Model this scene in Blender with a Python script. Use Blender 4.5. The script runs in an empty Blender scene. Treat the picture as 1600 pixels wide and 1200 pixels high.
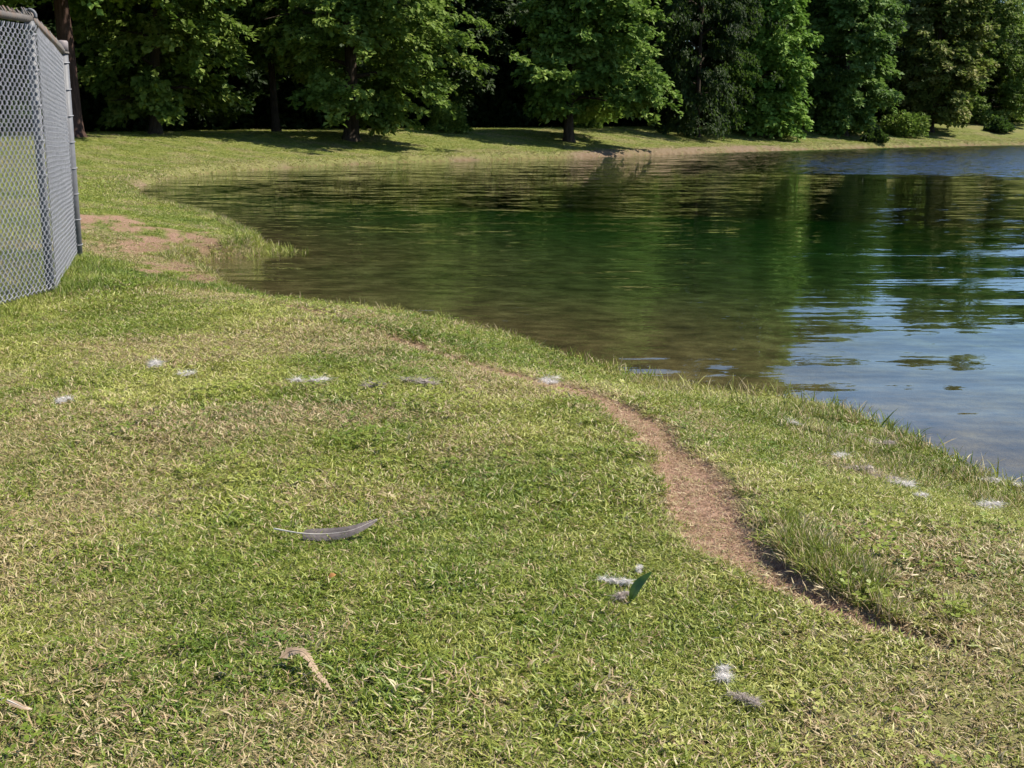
import bpy, math, random
import numpy as np
from mathutils import Vector

# ------------------------------------------------------------------ camera, world, sun, exposure
SC = bpy.context.scene
C = SC.collection
R = math.radians
F, PITCH, CH = 1900.0, R(12.0), 1.15           # focal length in photo pixels, pitch down, eye height
cam = bpy.data.cameras.new('camera'); cam.sensor_width = 36; cam.lens = F/1600*36
cam.clip_start = 0.05; cam.clip_end = 3000
co = bpy.data.objects.new('camera', cam); C.objects.link(co)
co.location = (0, 0, CH); co.rotation_euler = (R(90)-PITCH, 0, 0); SC.camera = co

SUN_EL, SUN_AZ = R(50), R(83)                  # azimuth clockwise from +Y (the viewing direction)
w = bpy.data.worlds.new('World'); SC.world = w; w.use_nodes = True
nt = w.node_tree; bg = nt.nodes['Background']
sky = nt.nodes.new('ShaderNodeTexSky'); sky.sky_type = 'NISHITA'; sky.sun_disc = False
sky.sun_elevation = SUN_EL; sky.sun_rotation = SUN_AZ; sky.air_density = 1.0; sky.dust_density = 0.0; sky.ozone_density = 3.0; sky.altitude = 1500
nt.links.new(sky.outputs[0], bg.inputs[0]); bg.inputs[1].default_value = 0.10
sl = bpy.data.lights.new('sun', 'SUN'); sl.energy = 5.0; sl.angle = R(0.5); sl.color = (1.0, 0.93, 0.80)
so = bpy.data.objects.new('sun', sl); C.objects.link(so)
sd_ = Vector((math.sin(SUN_AZ)*math.cos(SUN_EL), math.cos(SUN_AZ)*math.cos(SUN_EL), math.sin(SUN_EL)))
so.rotation_euler = sd_.to_track_quat('Z', 'Y').to_euler(); so.location = (30, 0, 40)
vs = SC.view_settings
vs.view_transform = 'Standard'; vs.look = 'None'; vs.exposure = 0.86; vs.gamma = 1.0; vs.use_curve_mapping = False
cy = SC.cycles
cy.adaptive_threshold = 0.02; cy.max_bounces = 6; cy.diffuse_bounces = 2; cy.glossy_bounces = 3; cy.transmission_bounces = 4
cy.transparent_max_bounces = 10; cy.volume_bounces = 0; cy.caustics_reflective = False; cy.caustics_refractive = False
cy.use_denoising = True

# ------------------------------------------------------------------ numbers
rng = np.random.default_rng(7)
ZW = -0.40                                     # water level
def sstep(a, b, x):
    t = np.clip((x-a)/(b-a), 0, 1); return t*t*(3-2*t)
_lat = np.random.default_rng(3).random((256, 256))
def vnoise(x, y):
    xi = np.floor(x).astype(int); yi = np.floor(y).astype(int); fx = x-xi; fy = y-yi
    fx = fx*fx*(3-2*fx); fy = fy*fy*(3-2*fy)
    g = lambda a, b: _lat[a & 255, b & 255]
    return (g(xi, yi)*(1-fx)+g(xi+1, yi)*fx)*(1-fy)+(g(xi, yi+1)*(1-fx)+g(xi+1, yi+1)*fx)*fy
def fbm(x, y, o=4):
    s = 0; a = .5; n = 0
    for i in range(o):
        s = s+a*vnoise(x+17.3*i, y+9.1*i); n += a; a *= .5; x = x*2.03; y = y*2.03
    return s/n
def at(u, v, z=0.0):
    """the place on the level z that was measured at photo pixel (u, v)"""
    a, b = (u-800)/F, (600-v)/F
    d = np.array([a, math.cos(PITCH)+b*math.sin(PITCH), -math.sin(PITCH)+b*math.cos(PITCH)])
    t = (z-CH)/d[2]; return np.array([0, 0, CH])+d*t
def at_d(u, dist, z=0.0):
    """the place on the bearing of photo column u, dist metres ahead"""
    return np.array([(u-800)/F*(dist*math.cos(PITCH)+(CH-z)*math.sin(PITCH)), dist, z])

# lake outline: near lip (right to left), muddy inlet, spit, bay, far shore
near = [(1600,738),(1550,712),(1500,692),(1450,668),(1400,648),(1340,626),(1280,612),(1200,602),(1120,594),(1040,582),(960,562),
        (900,545),(850,524),(800,508),(750,497),(680,484),(600,473),(520,465),(450,457),(390,448)]
inlet = [(340,438),(300,430),(285,421),(305,411),(345,405),(380,402),(412,398)]
spit = [(428,392),(398,375),(365,359),(335,347),(290,336),(245,326),(218,312),(212,300)]
far = [(228,290),(262,280),(320,271),(400,265),(520,258),(640,253.5),(760,250),(880,246.5),(1000,242.5),(1120,238.5),(1240,235),(1360,231.5),(1480,228.5),(1600,226.3)]
poly = [at(u, v, -0.22)[:2] for u, v in near]+[at(u, v, ZW)[:2] for u, v in inlet+spit+far]
poly += [np.array(p) for p in [(58,108),(80,110),(105,100),(122,75),(125,40),(105,8),(70,-8),(35,-8),(15,-3.2),(8,0.2),(4.6,2.35),(3.0,3.45)]]
P = np.array(poly)
for _ in range(2):
    Q = np.roll(P, -1, 0); P = np.stack([P*.75+Q*.25, P*.25+Q*.75], 1).reshape(-1, 2)
def seg_dist(px, py, A, B, closed=False):
    d2 = np.full(px.shape, 1e18); ins = np.zeros(px.shape, bool)
    for (ax, ay), (bx, by) in zip(A, B):
        ex, ey = bx-ax, by-ay; t = np.clip(((px-ax)*ex+(py-ay)*ey)/(ex*ex+ey*ey+1e-12), 0, 1)
        d2 = np.minimum(d2, (px-ax-t*ex)**2+(py-ay-t*ey)**2)
        if closed:
            c = ((ay > py) != (by > py)); xx = ax+(py-ay)/(by-ay+1e-12)*(bx-ax); ins ^= c & (px < xx)
    return np.sqrt(d2), ins
def shore(x, y):                               # + on land, - in the lake, metres
    d, ins = seg_dist(x, y, P, np.roll(P, -1, 0), True)
    return np.where(ins, -d, d)
path_px = [(330,447,14),(420,462,16),(500,481,18),(600,506,20),(690,532,24),(770,555,28),(860,583,34),(940,612,44),(1000,648,56),(1040,695,66),
           (1075,745,74),(1105,795,84),(1130,835,88),(1165,872,78),(1225,915,66),(1300,950,62),(1380,978,56),(1460,1003,44),(1540,1030,24)]
PA = np.array([at(u, v)[:2] for u, v, _ in path_px]); PW = np.array([wd*(1.36 if v > 640 else 2.4)*at(u, v)[1]/F/2 for u, v, wd in path_px])
def path_mask(x, y):
    best = np.full(x.shape, -9.0)
    for i in range(len(PA)-1):
        a, b = PA[i], PA[i+1]; e = b-a
        t = np.clip(((x-a[0])*e[0]+(y-a[1])*e[1])/(e@e), 0, 1)
        d = np.hypot(x-a[0]-t*e[0], y-a[1]-t*e[1]); wd = PW[i]*(1-t)+PW[i+1]*t
        best = np.maximum(best, 1-d/wd)
    n = (fbm(x*7, y*7, 3)-.5)*.9+(fbm(x*2.1+4, y*2.1, 2)-.5)*1.1
    return best+n*1.1                            # > 0 : worn path
mud_px = [(350,404,70,15),(300,390,80,22),(235,368,60,16),(165,352,50,9),(310,418,50,10)]
MUD = [(at(u, v, -.1), rx*at(u, v, -.1)[1]/F, abs(at(u, v-ry, -.1)[1]-at(u, v+ry, -.1)[1])/2) for u, v, rx, ry in mud_px]
def mud_mask(x, y):
    m = np.full(x.shape, -9.0)
    for c, rx, ry in MUD: m = np.maximum(m, 1-np.hypot((x-c[0])/rx, (y-c[1])/ry))
    return m-.12+(fbm(x*6+5, y*3+9, 4)-.5)*3.0
def land(x, y, sd):
    r = np.hypot(x, y)
    zb = 0.78*sstep(11, 48, r)+.40*sstep(48, 105, r)+.012*np.maximum(r-105, 0)
    W = 1.7+7.5*sstep(9, 40, r); lip = .40-.17*sstep(12, 40, r)
    g = lip*sstep(-.02, .16+.35*sstep(10, 40, r), sd)+(1-lip)*sstep(.0, 1.0, sd/W)
    zl = ZW-.03+(zb-ZW+.03)*g
    d = np.maximum(-sd, 0)
    zd = ZW-.03-1.5*(1-np.exp(-d*(.038+.10*sstep(26, 40, r))/1.5))
    z = np.where(sd > 0, zl, zd)
    nr = sstep(0, .5, sd)
    z += nr*(fbm(x*1.1, y*1.1, 3)-.5)*.06*(1-.4*sstep(20, 60, r))+nr*(fbm(x*6, y*6, 2)-.5)*.02*(r < 25)
    return z
def surf(x, y):
    x = np.asarray(x, float); y = np.asarray(y, float); sd = shore(x, y); z = land(x, y, sd)
    pm = path_mask(x, y); z = z-.028*sstep(-.3, .5, pm)*(sd > 0.05)
    return z
def gz(x, y): return float(surf(np.array([x]), np.array([y]))[0])
def ground_at(u, v):
    z = 0.0
    for _ in range(5):
        p = at(u, v, z); z = gz(p[0], p[1])
    return np.array([p[0], p[1], z])

# ------------------------------------------------------------------ helpers
def mesh_np(name, V, faces_idx, k, mats=(), smooth=False):
    """V (n,3), faces_idx (m,k)"""
    me = bpy.data.meshes.new(name); V = np.asarray(V, np.float32); fi = np.asarray(faces_idx, np.int32)
    me.vertices.add(len(V)); me.vertices.foreach_set('co', V.ravel())
    me.loops.add(fi.size); me.loops.foreach_set('vertex_index', fi.ravel())
    me.polygons.add(len(fi)); me.polygons.foreach_set('loop_start', np.arange(len(fi), dtype=np.int32)*k)
    me.polygons.foreach_set('loop_total', np.full(len(fi), k, np.int32))
    me.polygons.foreach_set('use_smooth', np.full(len(fi), smooth, bool))
    me.update(calc_edges=True); me.validate()
    for m in mats: me.materials.append(m)
    return me
def attr(me, name, vals, typ='FLOAT'):
    a = me.attributes.new(name, typ, 'POINT')
    a.data.foreach_set('vector' if typ == 'FLOAT_VECTOR' else 'value', np.asarray(vals, np.int32 if typ == 'INT' else np.float32).ravel())
def link(name, me, parent=None, loc=None):
    o = bpy.data.objects.new(name, me); C.objects.link(o)
    if parent is not None: o.parent = parent
    if loc is not None: o.location = loc
    return o
def empty(name, loc, rz=0):
    o = bpy.data.objects.new(name, None); C.objects.link(o); o.location = loc; o.rotation_euler = (0, 0, rz); o.empty_display_size = .1
    return o
def tag(o, label=None, cat=None, group=None, kind=None):
    if label: o['label'] = label
    if cat: o['category'] = cat
    if group: o['group'] = group
    if kind: o['kind'] = kind
    return o
class MB:
    """collects tubes, boxes and ribbons into one mesh"""
    def __init__(s): s.v = []; s.f = []
    def tube(s, pts, rad, n=8, cap=True):
        pts = [Vector(p) for p in pts]; rad = [rad]*len(pts) if not hasattr(rad, '__len__') else rad
        b = len(s.v); up = Vector((.13, .21, 1)).normalized()
        for i, p in enumerate(pts):
            t = (pts[min(i+1, len(pts)-1)]-pts[max(i-1, 0)]).normalized()
            if abs(t.dot(up)) > .95: up = Vector((1, .2, .1)).normalized()
            a = t.cross(up).normalized(); c = t.cross(a)
            for k in range(n):
                an = 2*math.pi*k/n; s.v.append(tuple(p+(a*math.cos(an)+c*math.sin(an))*rad[i]))
        for i in range(len(pts)-1):
            for k in range(n):
                k2 = (k+1) % n; s.f.append((b+i*n+k, b+i*n+k2, b+(i+1)*n+k2, b+(i+1)*n+k))
        if cap:
            s.f.append(tuple(b+k for k in range(n))[::-1]); s.f.append(tuple(b+(len(pts)-1)*n+k for k in range(n)))
        return s
    def face(s, pts):
        b = len(s.v); s.v += [tuple(p) for p in pts]; s.f.append(tuple(range(b, b+len(pts)))); return s
    def build(s, name, mat, parent=None, smooth=True):
        me = bpy.data.meshes.new(name); me.from_pydata(s.v, [], s.f)
        me.polygons.foreach_set('use_smooth', np.full(len(s.f), smooth, bool))
        me.materials.append(mat); me.update(); return link(name, me, parent)

class N:
    """small node-building helper"""
    def __init__(s, name):
        s.m = bpy.data.materials.new(name); s.m.use_nodes = True; s.t = s.m.node_tree; s.t.nodes.clear()
        s.out = s.t.nodes.new('ShaderNodeOutputMaterial')
    def n(s, typ, **kw):
        nd = s.t.nodes.new(typ)
        for k, v in kw.items():
            if k.startswith('i_'): nd.inputs[k[2:].replace('_', ' ')].default_value = v
            else: setattr(nd, k, v)
        return nd
    def l(s, a, b): s.t.links.new(a, b)
    def noise(s, scale, vec=None, detail=4, rough=.55, out='Fac'):
        nd = s.n('ShaderNodeTexNoise'); nd.inputs['Scale'].default_value = scale; nd.inputs['Detail'].default_value = detail; nd.inputs['Roughness'].default_value = rough
        if vec is not None: s.l(vec, nd.inputs['Vector'])
        return nd.outputs[out]
    def ramp(s, fac, stops):
        nd = s.n('ShaderNodeValToRGB'); e = nd.color_ramp.elements
        while len(e) < len(stops): e.new(.5)
        for k, (p, c) in enumerate(stops): e[k].position = p; e[k].color = (*c, 1) if len(c) == 3 else c
        s.l(fac, nd.inputs[0]); return nd.outputs[0]
    def mix(s, fac, a, b, mode='MIX'):
        nd = s.n('ShaderNodeMix', data_type='RGBA', blend_type=mode)
        for v, i in ((fac, 0), (a, 6), (b, 7)):
            if hasattr(v, 'links'): s.l(v, nd.inputs[i])
            else: nd.inputs[i].default_value = v if i == 0 else (*v, 1)
        return nd.outputs[2]
    def math(s, op, a, b=None, clamp=False):
        nd = s.n('ShaderNodeMath', operation=op, use_clamp=clamp)
        for v, i in ((a, 0), (b, 1)):
            if v is None: continue
            if hasattr(v, 'links'): s.l(v, nd.inputs[i])
            else: nd.inputs[i].default_value = v
        return nd.outputs[0]
    def maprange(s, v, a, b, c=0, d=1):
        nd = s.n('ShaderNodeMapRange'); s.l(v, nd.inputs[0])
        for k, x in zip((1, 2, 3, 4), (a, b, c, d)): nd.inputs[k].default_value = x
        return nd.outputs[0]
    def attr(s, name, typ='GEOMETRY'): 
        nd = s.n('ShaderNodeAttribute', attribute_type=typ); nd.attribute_name = name; return nd.outputs['Fac']
    def bump(s, h, strength, dist):
        nd = s.n('ShaderNodeBump'); nd.inputs['Strength'].default_value = strength; nd.inputs['Distance'].default_value = dist; s.l(h, nd.inputs['Height']); return nd.outputs[0]
    def pos(s): return s.n('ShaderNodeNewGeometry').outputs['Position']
    def done(s, sh): s.l(sh, s.out.inputs[0]); return s.m
    def pbsdf(s, col, rough=.7, spec=.3, normal=None, metal=0):
        b = s.n('ShaderNodeBsdfPrincipled'); b.inputs['Roughness'].default_value = rough if not hasattr(rough, 'links') else .5; b.inputs['Specular IOR Level'].default_value = spec; b.inputs['Metallic'].default_value = metal
        if hasattr(col, 'links'): s.l(col, b.inputs[0])
        else: b.inputs[0].default_value = (*col, 1)
        if hasattr(rough, 'links'): s.l(rough, b.inputs['Roughness'])
        if normal is not None: s.l(normal, b.inputs['Normal'])
        return b.outputs[0]
    def thin(s, col, trans=.35, rough=.5, spec=.25, tcol=None):
        """a thin leaf-like sheet: light reflected and light let through"""
        a = s.pbsdf(col, rough, spec); t = s.n('ShaderNodeBsdfTranslucent'); tc = tcol if tcol is not None else col
        if hasattr(tc, 'links'): s.l(tc, t.inputs[0])
        else: t.inputs[0].default_value = (*tc, 1)
        mx = s.n('ShaderNodeMixShader'); mx.inputs[0].default_value = trans; s.l(a, mx.inputs[1]); s.l(t.outputs[0], mx.inputs[2]); return mx.outputs[0]

# ------------------------------------------------------------------ materials
def mat_ground():
    m = N('ground'); p = m.pos()
    dirt, dry, bed, bare = (m.attr(a) for a in ('dirt', 'dry', 'bed', 'bare'))
    n1 = m.noise(1.7, p, 5); n2 = m.noise(38, p, 4); n3 = m.noise(140, p, 3)
    turf = m.ramp(n1, [(.3, (.10, .13, .03)), (.55, (.16, .18, .045)), (.75, (.22, .205, .075))])
    turf = m.mix(m.math('MULTIPLY', dry, .7), turf, (.24, .205, .10))
    turf = m.mix(m.maprange(n2, .35, .7, 0, .65), turf, (.07, .06, .026))
    soil = m.ramp(n2, [(.25, (.115, .066, .044)), (.5, (.235, .142, .098)), (.75, (.37, .25, .18))])
    soil = m.mix(m.maprange(n3, .5, .75, 0, .4), soil, (.40, .29, .19))
    col = m.mix(dirt, turf, soil)
    bk = m.ramp(n2, [(.3, (.09, .06, .04)), (.6, (.20, .145, .10)), (.8, (.32, .26, .18))])
    col = m.mix(bare, col, bk)
    silt = m.ramp(m.noise(3.2, p, 6, .65), [(.3, (.04, .026, .013)), (.5, (.105, .067, .034)), (.7, (.20, .135, .07))])
    col = m.mix(bed, col, silt)
    h = m.math('ADD', m.math('MULTIPLY', n2, .7), m.math('MULTIPLY', n3, .3))
    return m.done(m.pbsdf(col, .95, .1, m.bump(h, .8, .025)))
def mat_grass(name='grass_blade', trans=.24):
    m = N(name); p = m.pos()
    dry = m.attr('dry', 'INSTANCER'); tone = m.attr('tone', 'INSTANCER'); sh = m.attr('shade')
    tone = m.math('ADD', tone, m.math('MULTIPLY', m.math('SUBTRACT', sh, .45), .5), True)
    g = m.ramp(tone, [(0, (.08, .142, .012)), (.35, (.175, .228, .028)), (.7, (.285, .308, .056)), (1, (.45, .435, .14))])
    d = m.ramp(sh, [(0, (.30, .18, .105)), (.5, (.40, .295, .165)), (1, (.52, .425, .26))])
    f = m.math('GREATER_THAN', m.math('ADD', dry, m.math('MULTIPLY', m.math('SUBTRACT', sh, .5), .9)), .5)
    col = m.mix(f, g, d)
    col = m.mix(m.maprange(m.noise(.9, p, 3), .35, .7, 0, .25), col, (.24, .265, .04))
    return m.done(m.thin(col, trans, .48, .32, col))
def mat_leaf(name, c0, c1, c2, trans=.34):
    m = N(name); t = m.attr('tint'); oi = m.n('ShaderNodeObjectInfo').outputs['Random']
    col = m.ramp(t, [(0, c0), (.55, c1), (1, c2)])
    hs = m.n('ShaderNodeHueSaturation'); m.l(m.maprange(oi, 0, 1, .485, .515), hs.inputs['Hue']); m.l(m.maprange(oi, 0, 1, .85, 1.12), hs.inputs['Value']); m.l(col, hs.inputs['Color'])
    col = hs.outputs[0]
    return m.done(m.thin(col, trans, .6, .16, m.mix(.5, col, (.13, .235, .035))))
def mat_bark(name='bark', a=(.024, .018, .014), b=(.085, .066, .05)):
    m = N(name); tc = m.n('ShaderNodeTexCoord').outputs['Object']; mp = m.n('ShaderNodeMapping'); mp.inputs['Scale'].default_value = (9, 9, 1.4); m.l(tc, mp.inputs[0])
    n = m.noise(1.6, mp.outputs[0], 6, .65)
    return m.done(m.pbsdf(m.ramp(n, [(.3, a), (.7, b)]), .95, .1, m.bump(n, .9, .05)))
def mat_steel(name, c, rough, metal=.6, rust=0.0):
    m = N(name); p = m.pos(); n = m.noise(22, p, 5); n2 = m.noise(4, p, 4)
    col = m.ramp(n, [(.3, tuple(x*.75 for x in c)), (.7, tuple(min(1, x*1.15) for x in c))])
    if rust: col = m.mix(m.maprange(n2, .48, .62, 0, rust), col, (.20, .10, .05))
    return m.done(m.pbsdf(col, m.maprange(n, .3, .7, rough-.08, rough+.12), .4, m.bump(n, .15, .004), metal))
def mat_water():
    m = N('water'); p = m.pos()
    def wave(sx, sy, sc, det, rot=0, off=(0, 0, 0), out='Fac'):
        mp = m.n('ShaderNodeMapping'); mp.inputs['Scale'].default_value = (sx, sy, 1); mp.inputs['Rotation'].default_value = (0, 0, R(rot)); mp.inputs['Location'].default_value = off
        m.l(p, mp.inputs[0]); return m.noise(sc, mp.outputs[0], det, .5, out)
    sx = m.n('ShaderNodeSeparateXYZ'); m.l(p, sx.inputs[0]); X, Y = sx.outputs[0], sx.outputs[1]
    # wind-ruffled water out on the open lake, calmer in the lee of the bay and along the near bank
    edge = m.math('ADD', Y, m.math('ADD', m.math('MULTIPLY', m.noise(.16, p, 4), 12.0), m.math('MULTIPLY', wave(.25, 1.2, .5, 3, 3), 9.0)))
    gust = m.math('MULTIPLY', m.maprange(edge, 47, 56), m.maprange(m.math('ADD', m.math('SUBTRACT', X, m.math('MULTIPLY', Y, .17)), m.math('MULTIPLY', m.noise(.3, p, 3), 5.0)), 0.5, 6.5))
    calm = m.maprange(m.math('SUBTRACT', m.math('ADD', Y, m.math('MULTIPLY', m.noise(.35, p, 2), 6.0)), m.math('MULTIPLY', X, 1.5)), 6, 14, .33, 1.0)
    near = m.maprange(m.math('SUBTRACT', Y, m.math('MULTIPLY', X, .6)), 7, 17, 1.0, .40)
    slopes = None
    for sx_, sy_, sc, det, rot, off, kx, ky, msk in ((.35, 1.15, .80, 1, 8, (0, 0, 0), .07, .18, near), (.30, 1.9, 4.2, 2, -5, (3, 1, 0), .06, .21, calm),
                                                     (.5, 1.5, 15, 2, 4, (0, 5, 0), .05, .10, calm), (.5, 1.3, 5, 3, 0, (7, 2, 0), .7, 1.2, gust)):
        vsub = m.n('ShaderNodeVectorMath', operation='SUBTRACT'); m.l(wave(sx_, sy_, sc, det, rot, off, 'Color'), vsub.inputs[0]); vsub.inputs[1].default_value = (.5, .5, .5)
        vm = m.n('ShaderNodeVectorMath', operation='MULTIPLY'); m.l(vsub.outputs[0], vm.inputs[0]); vm.inputs[1].default_value = (kx, ky, 0); o_ = vm.outputs[0]
        if msk is not None:
            vk = m.n('ShaderNodeVectorMath', operation='SCALE'); m.l(o_, vk.inputs[0]); m.l(msk, vk.inputs['Scale']); o_ = vk.outputs[0]
        if slopes is None: slopes = o_
        else:
            va_ = m.n('ShaderNodeVectorMath', operation='ADD'); m.l(slopes, va_.inputs[0]); m.l(o_, va_.inputs[1]); slopes = va_.outputs[0]
    lean = m.n('ShaderNodeCombineXYZ'); m.l(m.math('MULTIPLY', gust, -.115), lean.inputs[1]); lean.inputs[2].default_value = 1.0   # normals leaned toward the viewer so the ruffled band mirrors higher sky
    va_ = m.n('ShaderNodeVectorMath', operation='ADD'); m.l(slopes, va_.inputs[0]); m.l(lean.outputs[0], va_.inputs[1])
    vn = m.n('ShaderNodeVectorMath', operation='NORMALIZE'); m.l(va_.outputs[0], vn.inputs[0]); b = vn.outputs[0]
    fr = m.n('ShaderNodeFresnel'); fr.inputs['IOR'].default_value = 1.333; m.l(b, fr.inputs['Normal'])
    gl = m.n('ShaderNodeBsdfGlossy'); gl.inputs['Color'].default_value = (1, 1, 1, 1); m.l(b, gl.inputs['Normal']); m.l(m.maprange(gust, 0, 1, .012, .06), gl.inputs['Roughness'])
    tr = m.n('ShaderNodeBsdfTransparent'); tr.inputs[0].default_value = (.93, .96, .92, 1)
    mx = m.n('ShaderNodeMixShader'); m.l(fr.outputs[0], mx.inputs[0]); m.l(tr.outputs[0], mx.inputs[1]); m.l(gl.outputs[0], mx.inputs[2])
    va = m.n('ShaderNodeVolumeAbsorption'); va.inputs['Color'].default_value = (.30, .71, .46, 1); va.inputs['Density'].default_value = 1.15
    m.l(va.outputs[0], m.out.inputs['Volume'])
    return m.done(mx.outputs[0])
M_GROUND, M_GRASS, M_WATER = mat_ground(), mat_grass(), mat_water()
M_LEAF = mat_leaf('leaf_green', (.065, .12, .018), (.15, .235, .04), (.28, .36, .085))
M_LEAF_COOL = mat_leaf('leaf_cool', (.06, .112, .026), (.125, .20, .046), (.22, .305, .095))
M_LEAF_LIGHT = mat_leaf('leaf_light', (.075, .14, .02), (.165, .255, .042), (.27, .36, .075))
M_LEAF_SHADED = mat_leaf('leaf_shaded', (.014, .028, .008), (.024, .046, .012), (.042, .072, .02))  # shade of the wood put into the leaf colour, near black
M_LEAF_YEL = mat_leaf('leaf_yellow', (.075, .105, .02), (.16, .19, .042), (.34, .31, .12))
M_BARK = mat_bark(); M_BARK_RED = mat_bark('bark_red', (.025, .016, .013), (.085, .05, .04))
M_GALV = mat_steel('galvanised_steel', (.13, .132, .145), .6, .1); M_WIRE = mat_steel('galvanised_wire', (.29, .29, .315), .55, .15)
M_RAIL = mat_steel('weathered_rail', (.13, .115, .105), .65, .1, .5)

# ------------------------------------------------------------------ ground sheet (with the path cut out as its own piece) and lake
def rings():
    r = [0.6]
    while r[-1] < 2500:
        x = r[-1]
        if x < 1.8: s = .12
        elif x < 12: s = .045+.004*(x-1.8)
        elif x < 36: s = .10+(x-12)*.012
        elif x < 112: s = .32
        else: s = .32+(x-112)*.09
        r.append(x+s)
    return np.array(r)
RR = rings()
ang = np.concatenate([np.arange(-27, 27, .27), np.arange(27, 60, 3), np.arange(60, 300, 12), np.arange(300, 333, 3)])
AA = np.radians(ang); na, nr = len(AA), len(RR)
GX = (RR[:, None]*np.sin(AA)[None]).ravel(); GY = (RR[:, None]*np.cos(AA)[None]).ravel()
SD = shore(GX, GY); Gr = np.hypot(GX, GY)
PM = np.where(Gr < 14, path_mask(GX, GY), -9); MM = np.where((Gr > 8) & (Gr < 26), mud_mask(GX, GY), -9)
GZ = surf(GX, GY)
idx = np.arange(nr*na).reshape(nr, na); nx = np.roll(idx, -1, 1)
faces = np.stack([idx[:-1], idx[1:], nx[1:], nx[:-1]], -1).reshape(-1, 4)
cen = len(GX); GX = np.append(GX, 0); GY = np.append(GY, 0); GZ = np.append(GZ, GZ[:na].mean()); SD = np.append(SD, 2); PM = np.append(PM, -9); MM = np.append(MM, -9); Gr = np.append(Gr, 0)
def bare_mask(x, y, sd, r):                    # worn earth along the lip of the far bank
    k = fbm(x*.5+3, y*.5, 3)
    u = 800+x/np.maximum(y, 1)*F
    stretch = sstep(830, 960, u)*(1-sstep(1150, 1230, u))
    wd = .22+1.5*stretch
    return np.where(r > 22, sstep(wd+.2, wd*.35, sd)*np.clip((k-.5)*5*(1-stretch)+stretch*(.35+k), 0, 1), sstep(.22, .05, sd)*.5)
def dry_mask(x, y):
    d = sstep(.50, .68, fbm(x*.9+11, y*.9+2, 4))*.75
    sdd = shore(x, y); r = np.hypot(x, y)
    d = np.maximum(d, sstep(1.3, .2, sdd)*sstep(20, 30, r)*(.25+.6*fbm(x*.8, y*.8, 3)))
    d = np.maximum(d, sstep(-1.0, -.1, path_mask(x, y))*.45*(r < 14))
    for u, v, rx, ry, k in DRYPX:
        c = at(u, v); sx = rx*c[1]/F; sy = abs(at(u, v-ry)[1]-at(u, v+ry)[1])/2
        d = np.maximum(d, k*sstep(1.2, .2, np.hypot((x-c[0])/sx, (y-c[1])/sy)))
    for u, v, rx, ry, k in LUSHPX:
        c = at(u, v); sx = rx*c[1]/F; sy = abs(at(u, v-ry)[1]-at(u, v+ry)[1])/2
        d = d*(1-k*sstep(1.2, .3, np.hypot((x-c[0])/sx, (y-c[1])/sy)))
    return np.clip(d, 0, 1)
DRYPX = [(180,660,110,30,.8),(60,620,80,30,.7),(720,700,150,40,.55),(500,770,120,30,.5),(60,820,90,50,.6),(60,1060,120,40,.7),(450,1000,120,40,.6),(480,600,60,12,.5),
         (960,1090,60,50,.6),(700,1160,70,40,.6),(1100,640,60,30,.6),(1330,680,120,30,.65),(1290,1000,120,30,.45),(560,1180,120,40,.5)]
LUSHPX = [(230,430,150,40,1),(1400,760,90,30,.6),(640,1080,110,70,.9),(830,990,60,60,.9),(900,1100,70,60,.7),(700,910,60,25,.8),(380,790,80,40,.7),(60,740,60,60,.4),(150,880,100,40,.5),(650,500,200,12,.8)]
DR = dry_mask(GX, GY)
Vg = np.stack([GX, GY, GZ], 1)
dirt = np.maximum(sstep(-.12, .22, PM), sstep(-.1, .3, MM))*(SD > 0); bed = np.maximum(sstep(.03, -.05, SD), .65*sstep(.9, .1, SD)*sstep(-.5, .1, MM)); bare = bare_mask(GX, GY, SD, Gr)
fan = np.array([(cen, k, (k+1) % na) for k in range(na)])
on_path = (PM[faces].mean(1) > 0) & (SD[faces].min(1) > .1)
def sheet(name, fsel):
    used, inv = np.unique(fsel.ravel(), return_inverse=True)
    me = mesh_np(name, Vg[used], inv.reshape(fsel.shape)[:, ::-1], fsel.shape[1], [M_GROUND], True)
    for nme, val in (('dirt', dirt), ('dry', DR), ('bed', bed), ('bare', bare)): attr(me, nme, val[used])
    return tag(link(name, me), kind='structure')
fan4 = np.array([(cen, 2*k, 2*k+1, (2*k+2) % na) for k in range(na//2)])
sheet('ground', np.concatenate([faces[~on_path], fan4]))
path = sheet('path', faces[on_path]); path['label'] = 'worn bare dirt path curving through the grass along the pond'
# water: closed body, its sides and bottom buried in the ground
WX0, WX1, WY0, WY1, WB = -12.0, 135.0, -12.0, 125.0, -3.4
wv = [(x, y, z) for z in (WB, ZW) for x, y in ((WX0, WY0), (WX1, WY0), (WX1, WY1), (WX0, WY1))]
wm = mesh_np('water', wv, [(3, 2, 1, 0), (4, 5, 6, 7), (0, 1, 5, 4), (1, 2, 6, 5), (2, 3, 7, 6), (3, 0, 4, 7)], 4, [M_WATER])
tag(link('water', wm), kind='structure')['label'] = 'rippled dark green pond water reflecting trees and blue sky'

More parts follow.
